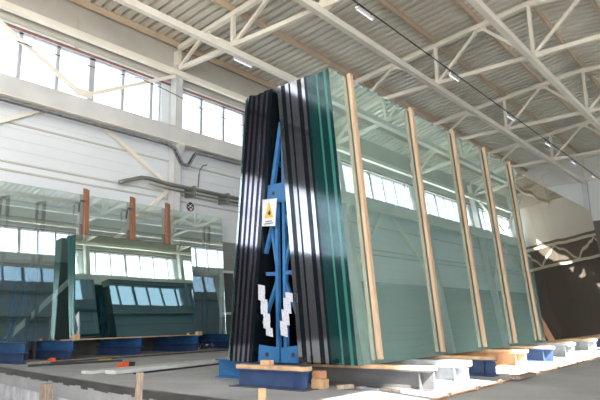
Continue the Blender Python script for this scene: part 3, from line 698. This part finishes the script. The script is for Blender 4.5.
# rails, bars and boards on the floor at left
def floor_bar(p, q, w, h, m_, lab, name='floor_bar', cat='bar'):
    return tag(obj(name, MB().bar((p[0], p[1], h/2+.001), (q[0], q[1], h/2+.001), w, h), m_), lab, cat)
floor_bar((5.35, 10.68), (11.6, 10.82), .05, .035, 'oldwood', 'long brownish bar on the floor nearest the left racks')
floor_bar((5.7, 10.50), (11.5, 10.60), .04, .03, 'greybeam', 'long dark bar on the floor in front of the brownish one')
floor_bar((5.05, 10.05), (6.62, 9.65), .09, .035, 'black', 'short black bar lying between the two orange tools')
def orange_tool(x, y, a, lab):
    t = thing('orange_tool', lab, 'tool', (x, y, 0), 'orange hand tools')
    c, s = math.cos(a), math.sin(a)
    u_ = .65
    def L(u, v, z):
        u, v, z = u*u_, v*u_, z*u_; return (x+c*u-s*v, y+s*u+c*v, z)
    obj('body', MB().prism([L(-.20, -.05, .005), L(.14, -.05, .005), L(.15, -.05, .13), L(.02, -.05, .14)], V(L(0, .05, 0))-V(L(0, -.05, 0))), 'orange', t, bevel=.006)
    obj('grip', MB().prism([L(.14, -.06, .005), L(.30, -.06, .005), L(.32, -.06, .11), L(.14, -.06, .13)], V(L(0, .06, 0))-V(L(0, -.06, 0))), 'black', t, bevel=.008)
orange_tool(5.80, 10.83-.12, .05, 'orange tool with black grip on the floor, left of the two')
orange_tool(5.75, 8.35, -.1, 'orange tool with black grip behind the pale boards, right of the two')
tag(obj('yellow_offcut', MB().bar((6.5, 10.2, .015), (6.75, 10.2, .015), .05, .03), 'yellow'), 'tiny yellow offcut beside the short black bar', 'offcut')
tag(obj('pale_board', MB().bar((4.72, 7.72, .02), (7.9, 7.95, .02), .22, .036), 'whiteboard'), 'long off-white board on the floor, further of the two', 'board')
tag(obj('pale_board', MB().bar((4.78, 7.22, .035), (7.9, 7.62, .035), .20, .05), 'whiteboard'), 'long off-white board on the floor, nearer of the two', 'board')
floor_bar((5.0, 6.98), (7.8, 7.42), .05, .02, 'black', 'thin black strip along the near side of the pale boards', 'floor_strip', 'strip')
mb = MB(); random.seed(3); pts = [(10.05+random.uniform(-.25, .25), 11.1+random.uniform(-.1, .1), .02+random.uniform(0, .13)) for _ in range(26)]
for p in pts:
    q = [V(p)+V((random.uniform(-.07, .07), random.uniform(-.05, .05), random.uniform(0, .06))) for _ in range(3)]
    mb.prism([p, q[0], q[1]], (.004, .004, .004))
tag(obj('crumpled_wrap', mb, 'paper'), 'crumpled white plastic wrap on the floor right of the half sheet', 'wrap')
# stakes in the pit and an earth mound
def stake(x, y, z, w, tx, lab, m_='oldwood'):
    tag(obj('wood_stake', MB().bar((x+tx, y+.0, -.76), (x, y, z), w, w*.8), m_, bevel=.004), lab, 'stake', 'stakes before the slab edge')
stake(3.9, 7.25, -.03, .13, 0, 'short weathered stake before the white slab edge, leftmost', 'oldwood')
stake(3.6, 4.94, .21, .06, -.03, 'tall weathered stake before the slab edge, middle of three')
stake(3.53, 3.26, .155, .05, 0, 'pale wood stake below the short navy beam', 'timber')
mb = MB(); n = 24; rings = 6; vs = []; fs = []
for r in range(rings+1):
    f = r/rings
    for k in range(n):
        a = 2*math.pi*k/n; rr = f*(1+.08*math.sin(3*a)+.05*math.sin(7*a))
        vs.append((3.45+.85*rr*math.cos(a), 7.4+1.7*rr*math.sin(a), -.76+.40*(1-f*f)+random.uniform(-.01, .01)))
for r in range(rings):
    for k in range(n): fs.append((r*n+k, r*n+(k+1) % n, (r+1)*n+(k+1) % n, (r+1)*n+k))
fs.append(tuple(range(n)))
mb.add(vs, fs); tag(obj('earth_mound', mb, 'dirt', smooth=True), 'brown earth mound in the pit at the lower left corner', 'earth', kind='stuff')

# ------------------------------------------------------------------ light
w = bpy.data.worlds.new('world'); bpy.context.scene.world = w; w.use_nodes = True
bg = w.node_tree.nodes['Background']; bg.inputs[0].default_value = (.90, .95, 1, 1); bg.inputs[1].default_value = 2.1
sun = bpy.data.lights.new('sun', 'SUN'); sun.energy = 62; sun.angle = math.radians(.8); sun.color = (1, .96, .9)
so = bpy.data.objects.new('sun', sun); C.objects.link(so)
d = V((.42, 1.0, -1.02)); so.rotation_euler = d.to_track_quat('-Z', 'Y').to_euler()
def area(name, loc, d, sx, sy, e, col=(.92, .96, 1), portal=False):
    l = bpy.data.lights.new(name, 'AREA'); l.shape = 'RECTANGLE'; l.size = sx; l.size_y = sy; l.energy = e; l.color = col
    o = bpy.data.objects.new(name, l); C.objects.link(o); o.location = loc
    o.rotation_euler = V(d).to_track_quat('-Z', 'Y').to_euler()
    if portal: l.cycles.is_portal = True
    return o
# portals at the window bands and added glazing, plus two added fill lamps
for yy, sg in ((YL+.3, -1), (YR-.3, 1)):
    area('band_daylight', (10.4, yy, (WB+WT)/2), (0, sg, -.0), 46.8, 1.35, 10, portal=True)
area('added_gable_portal', (XB-.3, 4.4, 4.4), (1, 0, 0), 16.4, 6.6, 10, portal=True)
area('gable_fill', (XB-.5, 4.4, 4.4), (1, 0, .05), 16.0, 6.4, 330, (.93, .96, 1))  # fill lamp added outside the rear glazing
area('gate_fill', (-4.35, YR-.4, 2.75), (.3, 1, .45), 10.2, 4.8, 1700, (1, .97, .93))  # added area lamp behind the gate, brightens the interior
area('added_ribbon_portal', (-5.75, YL+.3, 4.15), (0, -1, 0), 12.4, 2.2, 10, portal=True)

# ------------------------------------------------------------------ camera
F = V((0.76290468, 0.61380601, 0.20302369)); Rt = V((0.62995101, -0.77637909, -0.01993078)); U = V((-0.14538972, -0.14310026, 0.97897096))
cd = bpy.data.cameras.new('camera'); cam = bpy.data.objects.new('camera', cd); C.objects.link(cam)
cam.matrix_world = Matrix(((Rt.x, U.x, -F.x, 0), (Rt.y, U.y, -F.y, 0), (Rt.z, U.z, -F.z, .667), (0, 0, 0, 1)))
cd.sensor_width = 36; cd.lens = 583.81*36/600; cd.clip_end = 200; cd.clip_start = .05
sc = bpy.context.scene; sc.camera = cam
sc.view_settings.view_transform = 'Standard'; sc.view_settings.look = 'None'; sc.view_settings.exposure = 0.92; sc.view_settings.gamma = 1
